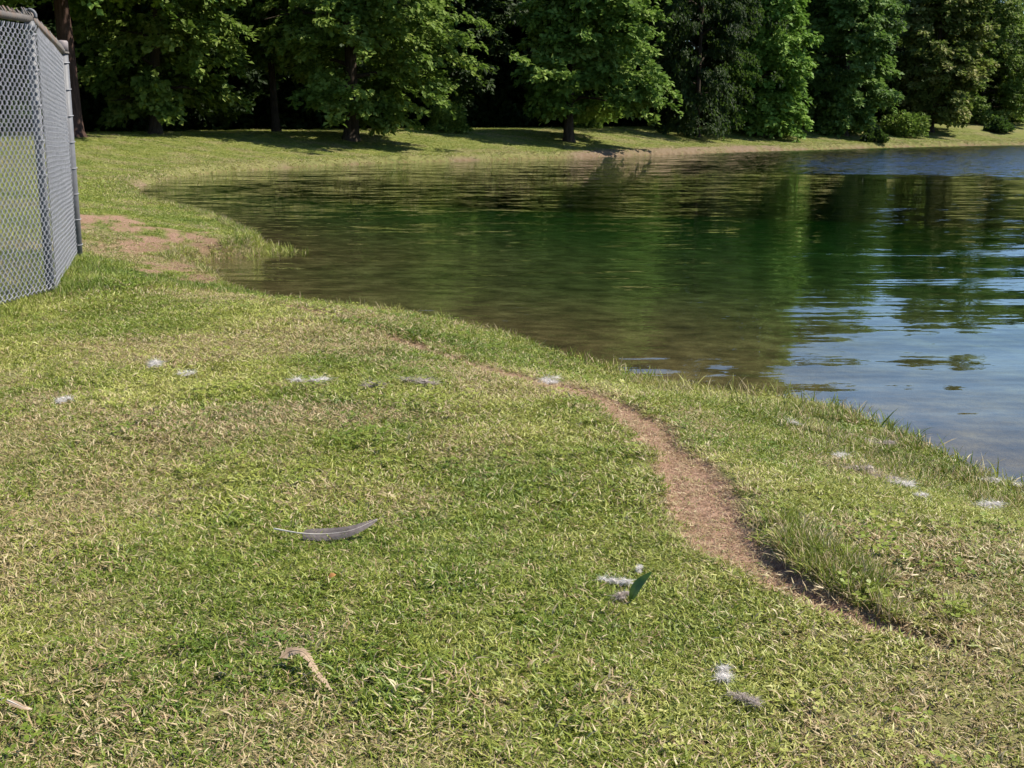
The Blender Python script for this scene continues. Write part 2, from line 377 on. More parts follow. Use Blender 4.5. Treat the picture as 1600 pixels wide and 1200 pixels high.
# ------------------------------------------------------------------ trees
def leaves_mesh(name, Pc, ax, nrm, size, tint, mat, wide=.42):
    """folded leaf at each Pc: axis ax, normal nrm (n,3)"""
    n = len(Pc); ax /= np.linalg.norm(ax, axis=1)[:, None]
    s = np.cross(ax, nrm); s /= np.linalg.norm(s, axis=1)[:, None]+1e-9; up = np.cross(s, ax)
    L = size[:, None]; wv_ = wide*L
    b = Pc; t = Pc+ax*L; l = Pc+ax*L*.45+s*wv_+up*L*.12; r = Pc+ax*L*.45-s*wv_+up*L*.12
    V = np.stack([b, l, t, r], 1).reshape(-1, 3); k = np.arange(n)*4
    Fc = np.concatenate([np.stack([k, k+2, k+1], 1), np.stack([k, k+3, k+2], 1)])
    me = mesh_np(name, V, Fc, 3, [mat]); attr(me, 'tint', np.repeat(tint, 4)); return me
def tree_meshes(seed, H, Rc, skirt, prof, mat, n_spray=430, leaf=.21, per=62, trunk_r=.24, bark=None, lift=None, droop=(.12, .55)):
    g = np.random.default_rng(seed); ph = g.random(8)*6.28
    # crown sprays
    n_spray = int(n_spray*1.75); leaf *= .86; t = g.random(n_spray*4)**1.1; keep = g.random(len(t)) < prof(t)+.12; t = t[keep][:n_spray]; n = len(t)
    phi = g.random(n)*2*np.pi; fr = g.random(n)**.42
    gap = fbm(phi*1.9+seed*3.1, t*(H-skirt)*.75+seed, 2) > .40; t, phi, fr = t[gap], phi[gap], fr[gap]; n = len(t)      # open places between the boughs
    lobes = 1+.20*np.sin(3*phi+ph[0]+t*5)+.14*np.sin(5*phi+ph[1]-t*9)+.10*np.sin(9*phi+ph[2]+t*17)
    z0 = skirt+(0 if lift is None else lift*np.clip(np.cos(phi-lift_dir(seed)), 0, 1))
    Rr = Rc*prof(t)*lobes*(.25+.75*fr)*(1+.42*g.random(n)*(g.random(n) < .14)); z = z0+(H-z0)*t
    z = np.round(z/.55)*.55*.55+z*.45                 # foliage gathers in tiers
    o = np.stack([np.cos(phi), np.sin(phi), 0*phi], 1); side = np.stack([-np.sin(phi), np.cos(phi), 0*phi], 1)
    c = o*Rr[:, None]; c[:, 2] = z
    Ls = (.9+.8*g.random(n))*max(.8, Rc/4.8); Ws = (.45+.4*g.random(n))*max(.8, Rc/4.8); dr = droop[0]+droop[1]*g.random(n)-.35*t
    st = g.random(n); m = per
    a = g.random((n, m)); b = (g.random((n, m))*2-1)*(1-.65*a); tw = g.normal(0, .09, (n, m))
    Pp = c[:, None]+o[:, None]*((a-.35)*Ls[:, None])[..., None]+side[:, None]*(b*Ws[:, None])[..., None]
    Pp[..., 2] += -(a*a*Ls[:, None]*dr[:, None])-np.abs(b)*.18*Ws[:, None]+tw
    Pp = Pp.reshape(-1, 3); k = len(Pp); oo = np.repeat(o, m, 0); ss = np.repeat(side, m, 0)
    ax = oo*.7+ss*(b.reshape(-1, 1)*1.1)+g.normal(0, .45, (k, 3)); ax[:, 2] -= .25+.3*g.random(k)
    nr_ = oo*.45+g.normal(0, .38, (k, 3)); nr_[:, 2] += .9
    tint = np.clip(np.repeat(st, m)*.55+g.random(k)*.45+.1*np.sin(Pp[:, 2]*2), 0, 1)
    crown = leaves_mesh('crown', Pp, ax, nr_, leaf*(.7+.6*g.random(k)), tint, mat)
    # trunk and limbs
    mb = MB(); wob = lambda z: Vector((.12*math.sin(z*.5+ph[3]), .12*math.sin(z*.43+ph[4]), z))
    zs = [-.25, 0, .25, .8]+list(np.linspace(1.6, H*.86, 8)); rad = [trunk_r*f for f in (1.9, 1.55, 1.2, 1.03)]+[trunk_r*(1-.9*(zz/(H*.9))**1.1) for zz in np.linspace(1.6, H*.86, 8)]
    mb.tube([wob(zz) for zz in zs], rad, 9)
    for q in range(17):
        zz = skirt+.4+(H*.72-skirt)*(q/17)**1.1; an = q*2.4+ph[5]; ln = Rc*float(prof(np.array([max(.02, (zz-skirt)/(H-skirt))]))[0])*(.7+.25*g.random())
        d = Vector((math.cos(an), math.sin(an), 0)); r0 = trunk_r*.42*(1-zz/H*.8)
        base = wob(zz); pts = [base+d*(ln*f)+Vector((0, 0, ln*(.42*f-.45*f*f)+.08*math.sin(f*7+q))) for f in (0, .25, .5, .75, 1)]
        mb.tube(pts, [r0, r0*.75, r0*.55, r0*.35, r0*.12], 5, False)
        for sgn in (-1, 1):
            d2 = (d+Vector((-d.y, d.x, 0))*sgn*.8).normalized(); p0 = pts[2]
            mb.tube([p0+d2*(ln*.4*f)+Vector((0, 0, ln*.05*f)) for f in (0, .5, 1)], [r0*.4, r0*.25, r0*.08], 4, False)
    me = bpy.data.meshes.new('trunk'); me.from_pydata(mb.v, [], mb.f); me.polygons.foreach_set('use_smooth', np.ones(len(mb.f), bool)); me.materials.append(bark or M_BARK); me.update()
    return me, crown
def lift_dir(seed): return math.pi                  # the side whose lower limbs are missing
round_p = lambda t: np.clip(np.minimum(1, .62+1.6*t)*(1-np.clip((t-.35)/.65, 0, 1)**2.1), 0.05, 1)
cone_p = lambda t: np.clip((1-t)**.8*np.minimum(1, .75+2*t), .04, 1)
col_p = lambda t: np.clip(np.minimum(1, .7+1.2*t)*(1-np.clip((t-.5)/.5, 0, 1)**2), .05, 1)
KINDS = {
 'spread':  tree_meshes(11, 16, 4.4, .9, round_p, M_LEAF, 560, .31, 56, .33, lift=3.2),
 'round':   tree_meshes(12, 15, 3.0, 1.0, round_p, M_LEAF, 430, .31, 54, .24),
 'centre':  tree_meshes(22, 17, 3.5, 1.5, cone_p, M_LEAF, 520, .30, 56, .24),
 'cool':    tree_meshes(13, 16, 2.3, 3.4, round_p, M_LEAF_COOL, 400, .29, 54, .2, droop=(.0, .35)),
 'light':   tree_meshes(14, 16, 1.75, .6, col_p, M_LEAF_LIGHT, 560, .27, 56, .2),
 'green':   tree_meshes(15, 13, 2.7, .5, round_p, M_LEAF_COOL, 450, .33, 54, .24),
 'yellow':  tree_meshes(16, 12.6, 2.6, 1.0, round_p, M_LEAF_YEL, 450, .32, 54, .24),
 'cone':    tree_meshes(17, 17, 4.6, .35, cone_p, M_LEAF, 560, .30, 52, .22),
 'tall':    tree_meshes(18, 17, 5.2, 5.2, round_p, M_LEAF, 430, .29, 54, .36, bark=M_BARK_RED),
 'dark':    tree_meshes(19, 16, 5.2, .6, col_p, M_LEAF_SHADED, 520, .30, 60, .26),
 'dark_low':tree_meshes(20, 11.5, 4.8, .4, round_p, M_LEAF_SHADED, 460, .30, 60, .24),
}
def tree(kind, x, y, s, rz, label, group=None, name='broadleaf_tree', lean=0, slim=1):
    z = gz(x, y); o = empty(name, (x, y, z-.03), rz); o.scale = (s*slim, s*slim, s); tm, cm = KINDS[kind]
    link('trunk', tm, o); link('crown', cm, o).location = (lean, 0, 0); tag(o, label, 'tree', group); return o
FRONT = [  # photo column of the trunk, distance, kind, scale, turn, label
 (113, 47, 'tall', 1.0, .6, 'tall tree with bare reddish brown trunk rising right behind the fence end post', 'broadleaf_tree'),
 (250, 53, 'round', 1.0, 2.2, 'leafy green tree nearest the fence, low boughs above the sunlit bank', 'broadleaf_tree'),
 (432, 61, 'cool', .95, 1.0, 'tree with pale bluish green boughs high over the deep shade on the left', 'broadleaf_tree'),
 (548, 58, 'spread', 1.0, 0.0, 'wide spreading tree over the broad black shade left of centre', 'broadleaf_tree'),
 (892, 68, 'centre', 1.1, 0.0, 'sunlit tree with short straight trunk standing on the bank at centre', 'broadleaf_tree'),
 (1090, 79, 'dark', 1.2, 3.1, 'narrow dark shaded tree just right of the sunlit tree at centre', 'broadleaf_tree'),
 (1190, 84, 'light', 1.3, 5.1, 'narrow light green tree clothed in leaves down to the grass', 'broadleaf_tree'),
 (1318, 92, 'green', 1.15, 2.5, 'rounded mid green tree whose lowest boughs touch the lawn', 'broadleaf_tree'),
 (1455, 102, 'yellow', 1.17, 3.6, 'tree mottled with yellowish tan seed clusters on the right', 'broadleaf_tree'),
 (1532, 113, 'cone', 1.0, 1.4, 'pointed dense green tree with sloping side at the right', 'conical_tree'),
 (1650, 124, 'dark_low', 1.2, 1.4, 'dark tree at the far right edge behind the pointed tree', 'broadleaf_tree')]
for u, d, kd, s, rz, lb, nm in FRONT:
    p = at_d(u, d); tree(kd, p[0], p[1], s, rz, lb, None, nm, 1.1 if kd == 'centre' else 0, .5 if u == 1090 else 1)
g = np.random.default_rng(5)
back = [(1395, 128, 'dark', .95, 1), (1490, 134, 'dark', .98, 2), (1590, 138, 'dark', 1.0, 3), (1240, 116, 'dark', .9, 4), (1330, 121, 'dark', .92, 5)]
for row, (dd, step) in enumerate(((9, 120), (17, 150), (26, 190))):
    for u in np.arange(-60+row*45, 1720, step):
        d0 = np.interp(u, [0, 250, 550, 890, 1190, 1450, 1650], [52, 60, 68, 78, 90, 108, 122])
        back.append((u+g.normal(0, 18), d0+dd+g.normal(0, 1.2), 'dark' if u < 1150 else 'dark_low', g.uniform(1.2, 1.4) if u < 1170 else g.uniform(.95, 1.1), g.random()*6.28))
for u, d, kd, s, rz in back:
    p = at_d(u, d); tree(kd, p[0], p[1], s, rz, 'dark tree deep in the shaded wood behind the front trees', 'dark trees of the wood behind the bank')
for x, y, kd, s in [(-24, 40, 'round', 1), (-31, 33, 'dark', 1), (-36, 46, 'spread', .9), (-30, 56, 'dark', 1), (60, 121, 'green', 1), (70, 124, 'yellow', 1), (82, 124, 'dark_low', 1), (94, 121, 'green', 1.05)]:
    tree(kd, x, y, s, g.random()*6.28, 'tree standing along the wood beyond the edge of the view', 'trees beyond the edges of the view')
# shrubs
def shrub_mesh(seed, mat, leaf=.16):
    g = np.random.default_rng(seed); n = 2600
    d = g.normal(size=(n, 3)); d[:, 2] = np.abs(d[:, 2]); d /= np.linalg.norm(d, axis=1)[:, None]
    lob = 1+.22*np.sin(4*np.arctan2(d[:, 1], d[:, 0])+seed)+.15*np.sin(7*d[:, 2]+seed*2)
    Pp = d*(lob*(.45+.6*g.random(n)**.5))[:, None]*np.array([1, 1, 1.15])
    ax = d+g.normal(0, .5, (n, 3)); nr_ = d+g.normal(0, .5, (n, 3)); nr_[:, 2] += .6
    return leaves_mesh('foliage', Pp, ax, nr_, leaf*(.7+.6*g.random(n)), g.random(n), mat)
SH = [shrub_mesh(1, M_LEAF_LIGHT), shrub_mesh(2, M_LEAF), shrub_mesh(3, M_LEAF_SHADED, .2)]
stm = MB()
for q in range(6):
    a = q*1.05; stm.tube([(0, 0, -.1), (.15*math.cos(a), .15*math.sin(a), .3), (.45*math.cos(a), .45*math.sin(a), .85)], [.035, .025, .01], 5)
stem_me = bpy.data.meshes.new('stem'); stem_me.from_pydata(stm.v, [], stm.f); stem_me.materials.append(M_BARK)
def shrub(k, u, d, s, label, group=None, sz=1):
    p = at_d(u, d); o = empty('shrub', (p[0], p[1], gz(p[0], p[1])), u); o.scale = (s, s, s*sz); link('foliage', SH[k], o); link('stem', stem_me, o); tag(o, label, 'shrub', group)
shrub(1, 1412, 97, 1.5, 'round green bush on the lawn between the two right hand trees')
shrub(0, 1212, 86, 1.35, 'small yellow green bush at the foot of the narrow light tree')
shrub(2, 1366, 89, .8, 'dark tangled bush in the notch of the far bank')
shrub(0, 700, 66, 1, 'low light green bush at the right end of the broad black shade')
shrub(1, 915, 78, 1.1, 'low bush just behind the trunk of the sunlit tree at centre')
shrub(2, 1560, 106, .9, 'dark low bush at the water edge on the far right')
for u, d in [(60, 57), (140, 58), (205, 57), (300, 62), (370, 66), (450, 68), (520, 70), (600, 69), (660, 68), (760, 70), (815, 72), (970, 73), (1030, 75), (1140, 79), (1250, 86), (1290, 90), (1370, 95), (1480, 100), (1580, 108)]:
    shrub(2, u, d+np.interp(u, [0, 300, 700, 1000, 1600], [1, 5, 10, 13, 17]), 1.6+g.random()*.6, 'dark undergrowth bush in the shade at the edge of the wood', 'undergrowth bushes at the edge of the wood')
# sticks lying in the shade of the spreading tree
m_stick = mat_bark('dead_wood', (.16, .12, .09), (.42, .36, .29))
def stick(u0, v0, u1, v1, r, label, lift=.03, name='fallen_branch'):
    a, b = ground_at(u0, v0), ground_at(u1, v1); mb = MB(); pts = []
    o = empty(name, tuple(a))
    for f in np.linspace(0, 1, 6):
        q = a*(1-f)+b*f; q[2] = max(gz(q[0], q[1]), ZW-.005)+lift+.012*math.sin(f*6); pts.append(Vector(q-a))
    mb.tube(pts, [r, r*1.05, r*.9, r*.8, r*.6, r*.3], 7).build('limb', m_stick, o)
    m2 = MB(); q = pts[3]; dr_ = (pts[5]-pts[0]).normalized(); m2.tube([q, q+dr_*.25*(pts[5]-pts[0]).length*.4+Vector((0, .05, r*4))], [r*.6, r*.2], 6).build('twig', m_stick, o)
    tag(o, label, 'branch')

stick(618, 218, 662, 221, .05, 'pale fallen branch lying in the shade under the spreading tree')
stick(552, 215, 572, 217, .07, 'short pale log at the foot of the spreading tree')

# ------------------------------------------------------------------ grass (scattered tufts)
def tuft_mesh(seed, n, L, wd, spread, up, curl):
    g = np.random.default_rng(seed); V = []; Fc = []; S = []
    for i in range(n):
        a = g.random()*6.28; b0 = np.array([g.normal(0, spread), g.normal(0, spread), -.006]); ln = L*g.uniform(.55, 1.25); w0 = wd*g.uniform(.7, 1.2)
        d = np.array([math.cos(a), math.sin(a), 0]); pa = a+1.57+g.normal(0, .5); s = np.array([math.cos(pa), math.sin(pa), g.normal(0, .35)]); el = np.clip(up+g.normal(0, .28), .05, 1.5); sh = g.random()
        p = b0.copy(); base = len(V); K = 4; cu = curl*g.uniform(.4, 1.6); swing = g.normal(0, .5)
        for k in range(K+1):
            f = k/K; ww = w0*(1-f**2.2)*(.75+.5*f if f < .5 else 1)
            if k == K: V.append(p.copy()); S.append(sh)
            else: V += [p-s*ww/2, p+s*ww/2]; S += [sh, sh]
            e = el-cu*f; aa = a+swing*f; p = p+np.array([math.cos(aa)*math.cos(e), math.sin(aa)*math.cos(e), math.sin(e)])*ln/K
            if p[2] < .001+.002*k: p[2] = .001+.002*k
        for k in range(K-1): q = base+2*k; Fc += [(q, q+1, q+3), (q, q+3, q+2)]
        q = base+2*(K-1); Fc.append((q, q+1, q+2))
    me = mesh_np('grass_tuft', np.array(V), np.array(Fc), 3, [M_GRASS]); attr(me, 'shade', S); return me
def clover_mesh(seed):
    g = np.random.default_rng(seed); V = []; Fc = []; S = []
    for i in range(5):
        c = np.array([g.normal(0, .018), g.normal(0, .018), .012+.018*g.random()]); a0 = g.random()*6.28
        for k in range(3):
            a = a0+k*2.09; u = np.array([math.cos(a), math.sin(a), .25]); s = np.array([-math.sin(a), math.cos(a), 0]); q = len(V); L = .011
            V += [c, c+u*L*.6+s*L*.5, c+u*L, c+u*L*.6-s*L*.5]; Fc += [(q, q+1, q+2), (q, q+2, q+3)]; S += [.15]*4
    me = mesh_np('clover', np.array(V), np.array(Fc), 3, [M_GRASS]); attr(me, 'shade', S); return me
tc = bpy.data.collections.new('tufts')
def add_src(me, i):
    o = bpy.data.objects.new('tuft_%02d' % i, me); tc.objects.link(o)
for i in range(6): add_src(tuft_mesh(100+i, 18, .028, .0038, .017, .78, 1.7), i)          # mown turf
for i in range(6, 9): add_src(tuft_mesh(100+i, 12, .025, .0031, .020, .12, .5), i)        # straw lying flat
for i in range(9, 12): add_src(tuft_mesh(100+i, 12, .095, .0055, .020, 1.15, .9), i)      # longer bank grass
add_src(clover_mesh(5), 12)
for i in range(13, 16): add_src(tuft_mesh(100+i, 24, .085, .016, .075, .85, 1.2), i)      # coarse tufts for the distance
gn = bpy.data.node_groups.new('scatter', 'GeometryNodeTree')
gn.interface.new_socket('Geometry', in_out='INPUT', socket_type='NodeSocketGeometry'); gn.interface.new_socket('Geometry', in_out='OUTPUT', socket_type='NodeSocketGeometry')
gi = gn.nodes.new('NodeGroupInput'); go = gn.nodes.new('NodeGroupOutput'); iop = gn.nodes.new('GeometryNodeInstanceOnPoints'); ci = gn.nodes.new('GeometryNodeCollectionInfo')
ci.inputs['Collection'].default_value = tc; ci.inputs['Separate Children'].default_value = True; ci.inputs['Reset Children'].default_value = True
iop.inputs['Pick Instance'].default_value = True
def named(nm, ty):
    nd = gn.nodes.new('GeometryNodeInputNamedAttribute'); nd.data_type = ty; nd.inputs[0].default_value = nm; return nd.outputs[0]
gn.links.new(gi.outputs[0], iop.inputs['Points']); gn.links.new(ci.outputs[0], iop.inputs['Instance'])
gn.links.new(named('idx', 'INT'), iop.inputs['Instance Index']); gn.links.new(named('rot', 'FLOAT_VECTOR'), iop.inputs['Rotation']); gn.links.new(named('scl', 'FLOAT'), iop.inputs['Scale'])
gn.links.new(iop.outputs[0], go.inputs[0])
def scatter(name, label, x, y, idx, scl, dry, tone, tilt=.15, dz=0, z=None):
    n = len(x); z = surf(x, y) if z is None else z
    me = bpy.data.meshes.new(name); me.vertices.add(n); me.vertices.foreach_set('co', np.stack([x, y, z+dz], 1).astype(np.float32).ravel())
    rot = np.stack([rng.normal(0, tilt, n), rng.normal(0, tilt, n), rng.random(n)*6.283], 1)
    attr(me, 'rot', rot, 'FLOAT_VECTOR'); attr(me, 'scl', scl); attr(me, 'idx', idx, 'INT'); attr(me, 'dry', dry); attr(me, 'tone', tone)
    o = link(name, me); md = o.modifiers.new('scatter', 'NODES'); md.node_group = gn; return tag(o, label, 'grass', kind='stuff')
def wedge(n, r0, r1, half):
    r = np.sqrt(rng.random(n)*(r1*r1-r0*r0)+r0*r0); a = np.radians((rng.random(n)*2-1)*half); return r*np.sin(a), r*np.cos(a), r
def tone_of(x, y):
    t = .50+1.2*(fbm(x*1.3+31, y*1.3, 4)-.5)+.35*(fbm(x*9, y*9, 2)-.5)+rng.normal(0, .17, len(x))
    for u, v, rx, ry, k in LUSHPX:
        c = at(u, v); sx = rx*c[1]/F; sy = abs(at(u, v-ry)[1]-at(u, v+ry)[1])/2
        t = t-.28*k*sstep(1.2, .3, np.hypot((x-c[0])/sx, (y-c[1])/sy))
    return np.clip(t, 0, 1)
# near lawn
X, Y, Rd = [], [], []
for r0, r1, half, dens in ((1.45, 3.4, 36, 3300), (3.4, 5.5, 33, 2900), (5.5, 9, 31, 1900), (9, 15, 29, 900)):
    area = math.radians(2*half)/2*(r1*r1-r0*r0); a, b, c = wedge(int(area*dens), r0, r1, half); X.append(a); Y.append(b); Rd.append(c)
X, Y, Rd = map(np.concatenate, (X, Y, Rd)); sdn = shore(X, Y); pmn = path_mask(X, Y); mmn = np.where((Rd > 8), mud_mask(X, Y), -9)
worn = np.maximum(sstep(-.35, .35, pmn), .80*sstep(-.3, .3, mmn))
dryn = dry_mask(X, Y)
k = (sdn > .02) & (rng.random(len(X)) > worn*.87) & (rng.random(len(X)) > dryn*.25)
X, Y, Rd, sdn, pmn, worn, dryn = (q[k] for q in (X, Y, Rd, sdn, pmn, worn, dryn)); n = len(X)
straw = rng.random(n) < .10+.46*dryn+.35*worn
idx = np.where(straw, rng.integers(6, 9, n), rng.integers(0, 6, n)); idx = np.where(rng.random(n) < .012*(~straw)*(vnoise(X*2, Y*2) > .5)*2, 12, idx)
drya = np.clip(np.where(straw, .78+.2*rng.random(n), .10+.45*dryn+rng.normal(0, .12, n)+.2*worn), 0, 1)
lush = np.zeros(n)
for u, v, rx, ry, kk in LUSHPX:
    c = at(u, v); sx = rx*c[1]/F; sy = abs(at(u, v-ry)[1]-at(u, v+ry)[1])/2; lush = np.maximum(lush, kk*sstep(1.2, .3, np.hypot((X-c[0])/sx, (Y-c[1])/sy)))
scl = rng.uniform(.75, 1.3, n)*(.62+.70*fbm(X*2.2, Y*2.2, 3))*(1-.35*worn)*(1+.35*lush)*(1+.035*np.maximum(Rd-3, 0))
scatter('lawn_grass', 'short mown yellow green grass of the near lawn', X, Y, idx, scl, drya, tone_of(X, Y))
# litter of dry stalks on the path
X, Y, Rd = wedge(60000, 2.2, 9, 30); pmn = path_mask(X, Y); k = (pmn > .0) & (shore(X, Y) > .1); X, Y = X[k][:3200], Y[k][:3200]
X2, Y2, R2 = wedge(60000, 9, 24, 30); k = (mud_mask(X2, Y2) > -.1) & (shore(X2, Y2) > .04); X = np.append(X, X2[k][:5000]); Y = np.append(Y, Y2[k][:5000]); n = len(X)
scatter('path_litter', 'dry straw stalks strewn on the bare dirt path', X, Y, rng.integers(6, 9, n), rng.uniform(.45, .95, n), np.full(n, .9), rng.random(n), .1)
# taller grass on the lip of the near bank, on the spit, at the fence foot and along the path's edge
L = []
X, Y, Rd = wedge(420000, 2.5, 32, 31); s_ = shore(X, Y); edge = (s_ > -.01) & (s_ < .07+.012*Rd)
k = edge & (rng.random(len(X)) < np.where(Rd < 9, 1.0, .8)) & (mud_mask(X, Y) < .1); L.append((X[k], Y[k], np.where(Rd[k] < 7.5, 1.15, np.where(Rd[k] < 12, .8, 1.05)), np.where(Rd[k] < 8, .25, .35)))
X, Y, Rd = wedge(90000, 3.5, 9, 31); s_ = shore(X, Y); k = (s_ > 0) & (s_ < .9) & (X > .6) & (rng.random(len(X)) < .55*(1-s_)*(fbm(X*4, Y*4, 2) > .38)); L.append((X[k], Y[k], .72, .45))
X, Y, Rd = wedge(30000, 7, 12.5, 31); c1, c2 = at(70, 458), at(122, 398); dd_, _ = seg_dist(X, Y, [(-3.75, 5.7), c1[:2]], [c1[:2], c2[:2]]); k = (dd_ < .55) & (rng.random(len(X)) < sstep(.6, .1, dd_)*.8); L.append((X[k], Y[k], .85, .06))
X, Y, Rd = wedge(60000, 8, 12.5, 31); c = at(230, 425); k = (np.hypot((X-c[0])/.9, (Y-c[1])/1.2) < 1) & (shore(X, Y) > .05) & (rng.random(len(X)) < .5) & (mud_mask(X, Y) < -.1); L.append((X[k], Y[k], .68, .05))
tp = at(418, 393, ZW); a_ = rng.normal(0, .20, 90); b_ = rng.normal(0, .35, 90); L.append((tp[0]+a_, tp[1]+b_, 1.5, .12))
EP = np.array([at(u, v)[:2] for u, v in ((1225,840),(1262,880),(1330,915),(1400,940),(1470,968))])
X, Y, Rd = wedge(160000, 2.2, 5, 30); dd_, _ = seg_dist(X, Y, EP[:-1], EP[1:]); k = (dd_ < .11) & (path_mask(X, Y) < .1) & (rng.random(len(X)) < .75*sstep(.12, .03, dd_)*(fbm(X*6, Y*6, 2) > .38)); L.append((X[k], Y[k], .60, .36))
X = np.concatenate([a[0] for a in L]); Y = np.concatenate([a[1] for a in L]); sc_ = np.concatenate([np.broadcast_to(a[2], len(a[0])) for a in L]); dr_ = np.concatenate([np.broadcast_to(a[3], len(a[0])) for a in L]); n = len(X)
scatter('bank_grass', 'longer grass fringing the water edge, the path side and the fence foot', X, Y, rng.integers(9, 12, n), sc_*rng.uniform(.5, 1.15, n), np.clip(dr_+rng.normal(0, .15, n), 0, 1), np.clip(tone_of(X, Y)-.05, 0, 1), .22)
# the far lawn and bank
X, Y, Rd = wedge(330000, 14, 112, 29); s_ = shore(X, Y); k = (s_ > .05) & (s_ < 30) & (rng.random(len(X)) > .9*bare_mask(X, Y, s_, Rd)) & (rng.random(len(X)) < np.interp(Rd, [14, 40, 112], [1, .9, .75])) & ((Rd > 26) | (mud_mask(X, Y) < .05+.5*(rng.random(len(X)) < .3)))
X, Y, Rd, s_ = X[k], Y[k], Rd[k], s_[k]
X2, Y2, R2 = wedge(90000, 14, 30, 29); s2 = shore(X2, Y2); k = (s2 > .05) & (s2 < 14) & (mud_mask(X2, Y2) < .05); X = np.append(X, X2[k]); Y = np.append(Y, Y2[k]); Rd = np.append(Rd, R2[k]); s_ = np.append(s_, s2[k]); n = len(X)
far_dry = np.clip(dry_mask(X, Y)*.75+rng.normal(0, .1, n), 0, 1)
scatter('far_grass', 'mown grass of the far bank below the trees', X, Y, rng.integers(13, 16, n), rng.uniform(.5, 1.0, n)*(.75+.35*sstep(1.5, .2, s_)*sstep(20, 30, Rd))*(.62+.38*sstep(16, 28, Rd)), far_dry, np.clip(tone_of(X, Y)-.02, 0, 1), .2)

# ------------------------------------------------------------------ chain link fence
fence = empty('chain_link_fence', tuple(ground_at(80, 458)))
FO = np.array(fence.location)
P1 = ground_at(80, 458); P2 = ground_at(121, 402); d0 = np.array([-.33, -2.6]); P0 = np.array([P1[0]+d0[0], P1[1]+d0[1], 0]); P0[2] = gz(P0[0], P0[1])
tag(fence, 'galvanised chain link fence corner with steel posts at the left edge', 'fence')
HF = 1.83
def loc(p, z): return Vector((p[0]-FO[0], p[1]-FO[1], p[2]+z-FO[2]))
MB().tube([loc(P1, -.3), loc(P1, HF+.02)], .029, 14).build('post', M_GALV, fence)
MB().tube([loc(P2, -.3), loc(P2, HF+.06)], .05, 16).build('post', M_GALV, fence)
MB().tube([loc(P0, -.3), loc(P0, HF+.02)], .029, 14).build('post', M_GALV, fence)
cap = MB().tube([loc(P2, HF+.03), loc(P2, HF+.115), loc(P2, HF+.128), loc(P2, HF+.132)], [.056, .056, .047, .01], 16).build('post_cap', mat_steel('cap_zinc', (.22, .19, .195), .6, .1, .4), fence)
MB().tube([loc(P2, HF+.012), loc(P2, HF+.03)], .060, 16).build('cap_rim', M_RAIL, cap)
for p in (P1, P0):                              # loop cap through which the rail runs
    lm = MB(); c = loc(p, HF+.02); ax_ = (loc(P2, 0)-loc(P1, 0)).normalized() if p is P1 else (loc(P1, 0)-loc(P0, 0)).normalized(); sd2 = Vector((-ax_.y, ax_.x, 0))
    lm.tube([c+sd2*(.040*math.cos(t))+Vector((0, 0, .035+.040*math.sin(t))) for t in np.linspace(-.4, math.pi+.4, 13)], .012, 8)
    lm.tube([loc(p, HF-.05), loc(p, HF+.01)], .034, 14); lm.build('loop_cap', M_GALV, fence)
def rail(a, b):
    MB().tube([loc(a, HF+.035), loc(b, HF+.035)], .027, 12).build('top_rail', M_RAIL, fence)
rail(P0, P1); rail(P1, P2)
dv = (loc(P2, 0)-loc(P1, 0)).normalized()
MB().tube([loc(P2, HF+.035)-dv*.13, loc(P2, HF+.035)-dv*.045], .031, 12).build('rail_end', M_RAIL, fence)
def chain(a, b, side, seed, thin=False):
    g = random.Random(seed); A, B = loc(a, 0), loc(b, 0); ax_ = B-A; Ln = ax_.length; ax_ /= Ln; nrm = Vector((-ax_.y, ax_.x, 0)).normalized()*side; off = nrm*.036; flush = lambda x: off*(1-(x/Ln if thin else 0))
    p = .036 if thin else .029; mb = MB(); nw = int((Ln-.06*thin)/(2*p)); rows = int((HF-.05)/p)
    for i in range(nw*2):
        x0 = (i+.5)*p; pts = []
        ph_ = i % 2; wv_ = .006
        for k in range(rows+1):
            s = 1 if (k+ph_) % 2 == 0 else -1; zz = .03+k*p+.004*math.sin(x0*3+k*.7)
            if i % 2 == 0: xx = x0+s*p*.52
            else: xx = x0+s*p*.52
            pts.append(A+ax_*min(max(xx, .0), Ln)+Vector((0, 0, zz))+flush(x0)+nrm*(wv_*s+g.uniform(-.001, .001)))
        top = pts[-1]; pts.append(top+Vector((0, 0, .022))+ax_*.006+nrm*.004)
        mb.tube(pts, 0.0050 if not thin else .0026, 5, False)
    o = mb.build('wire_mesh', M_WIRE, fence); o['kind'] = 'stuff'
    barb = MB()
    for i in range(nw*2):
        x0 = (i+.5)*p; c = A+ax_*x0+Vector((0, 0, HF+.035)); e = g.uniform(-.012, .012)
        barb.tube([c+off*.6+Vector((0, 0, -.015)), c+off*.45+Vector((0, 0, .028))+ax_*e, c-nrm*.004+Vector((0, 0, .040+g.uniform(0, .03)))+ax_*e*2], .0052, 5)
    o = barb.build('wire_ends', M_RAIL, fence); o['kind'] = 'stuff'
    # ties round the posts
    return off, ax_, nrm
o1 = chain(P0, P1, -1, 1); o2 = chain(P1, P2, -1, 2, True)
for p, r in ((P1, .029), (P2, .05)):
    for q in range(8):
        zz = .12+q*.235; tm_ = MB(); c = loc(p, zz)
        tm_.tube([c+Vector((math.cos(t)*(r+.006), math.sin(t)*(r+.006), .004*math.sin(t*2))) for t in np.linspace(0, 6.28, 13)], .004, 5, False); tm_.build('tie_wire', M_WIRE, fence)
cb = loc(P2, 0)-dv*.06; MB().tube([cb+Vector((0, 0, .05))+o2[0]*.1, cb+Vector((0, 0, HF-.05))+o2[0]*.1], .009, 6).build('tension_bar', M_GALV, fence)

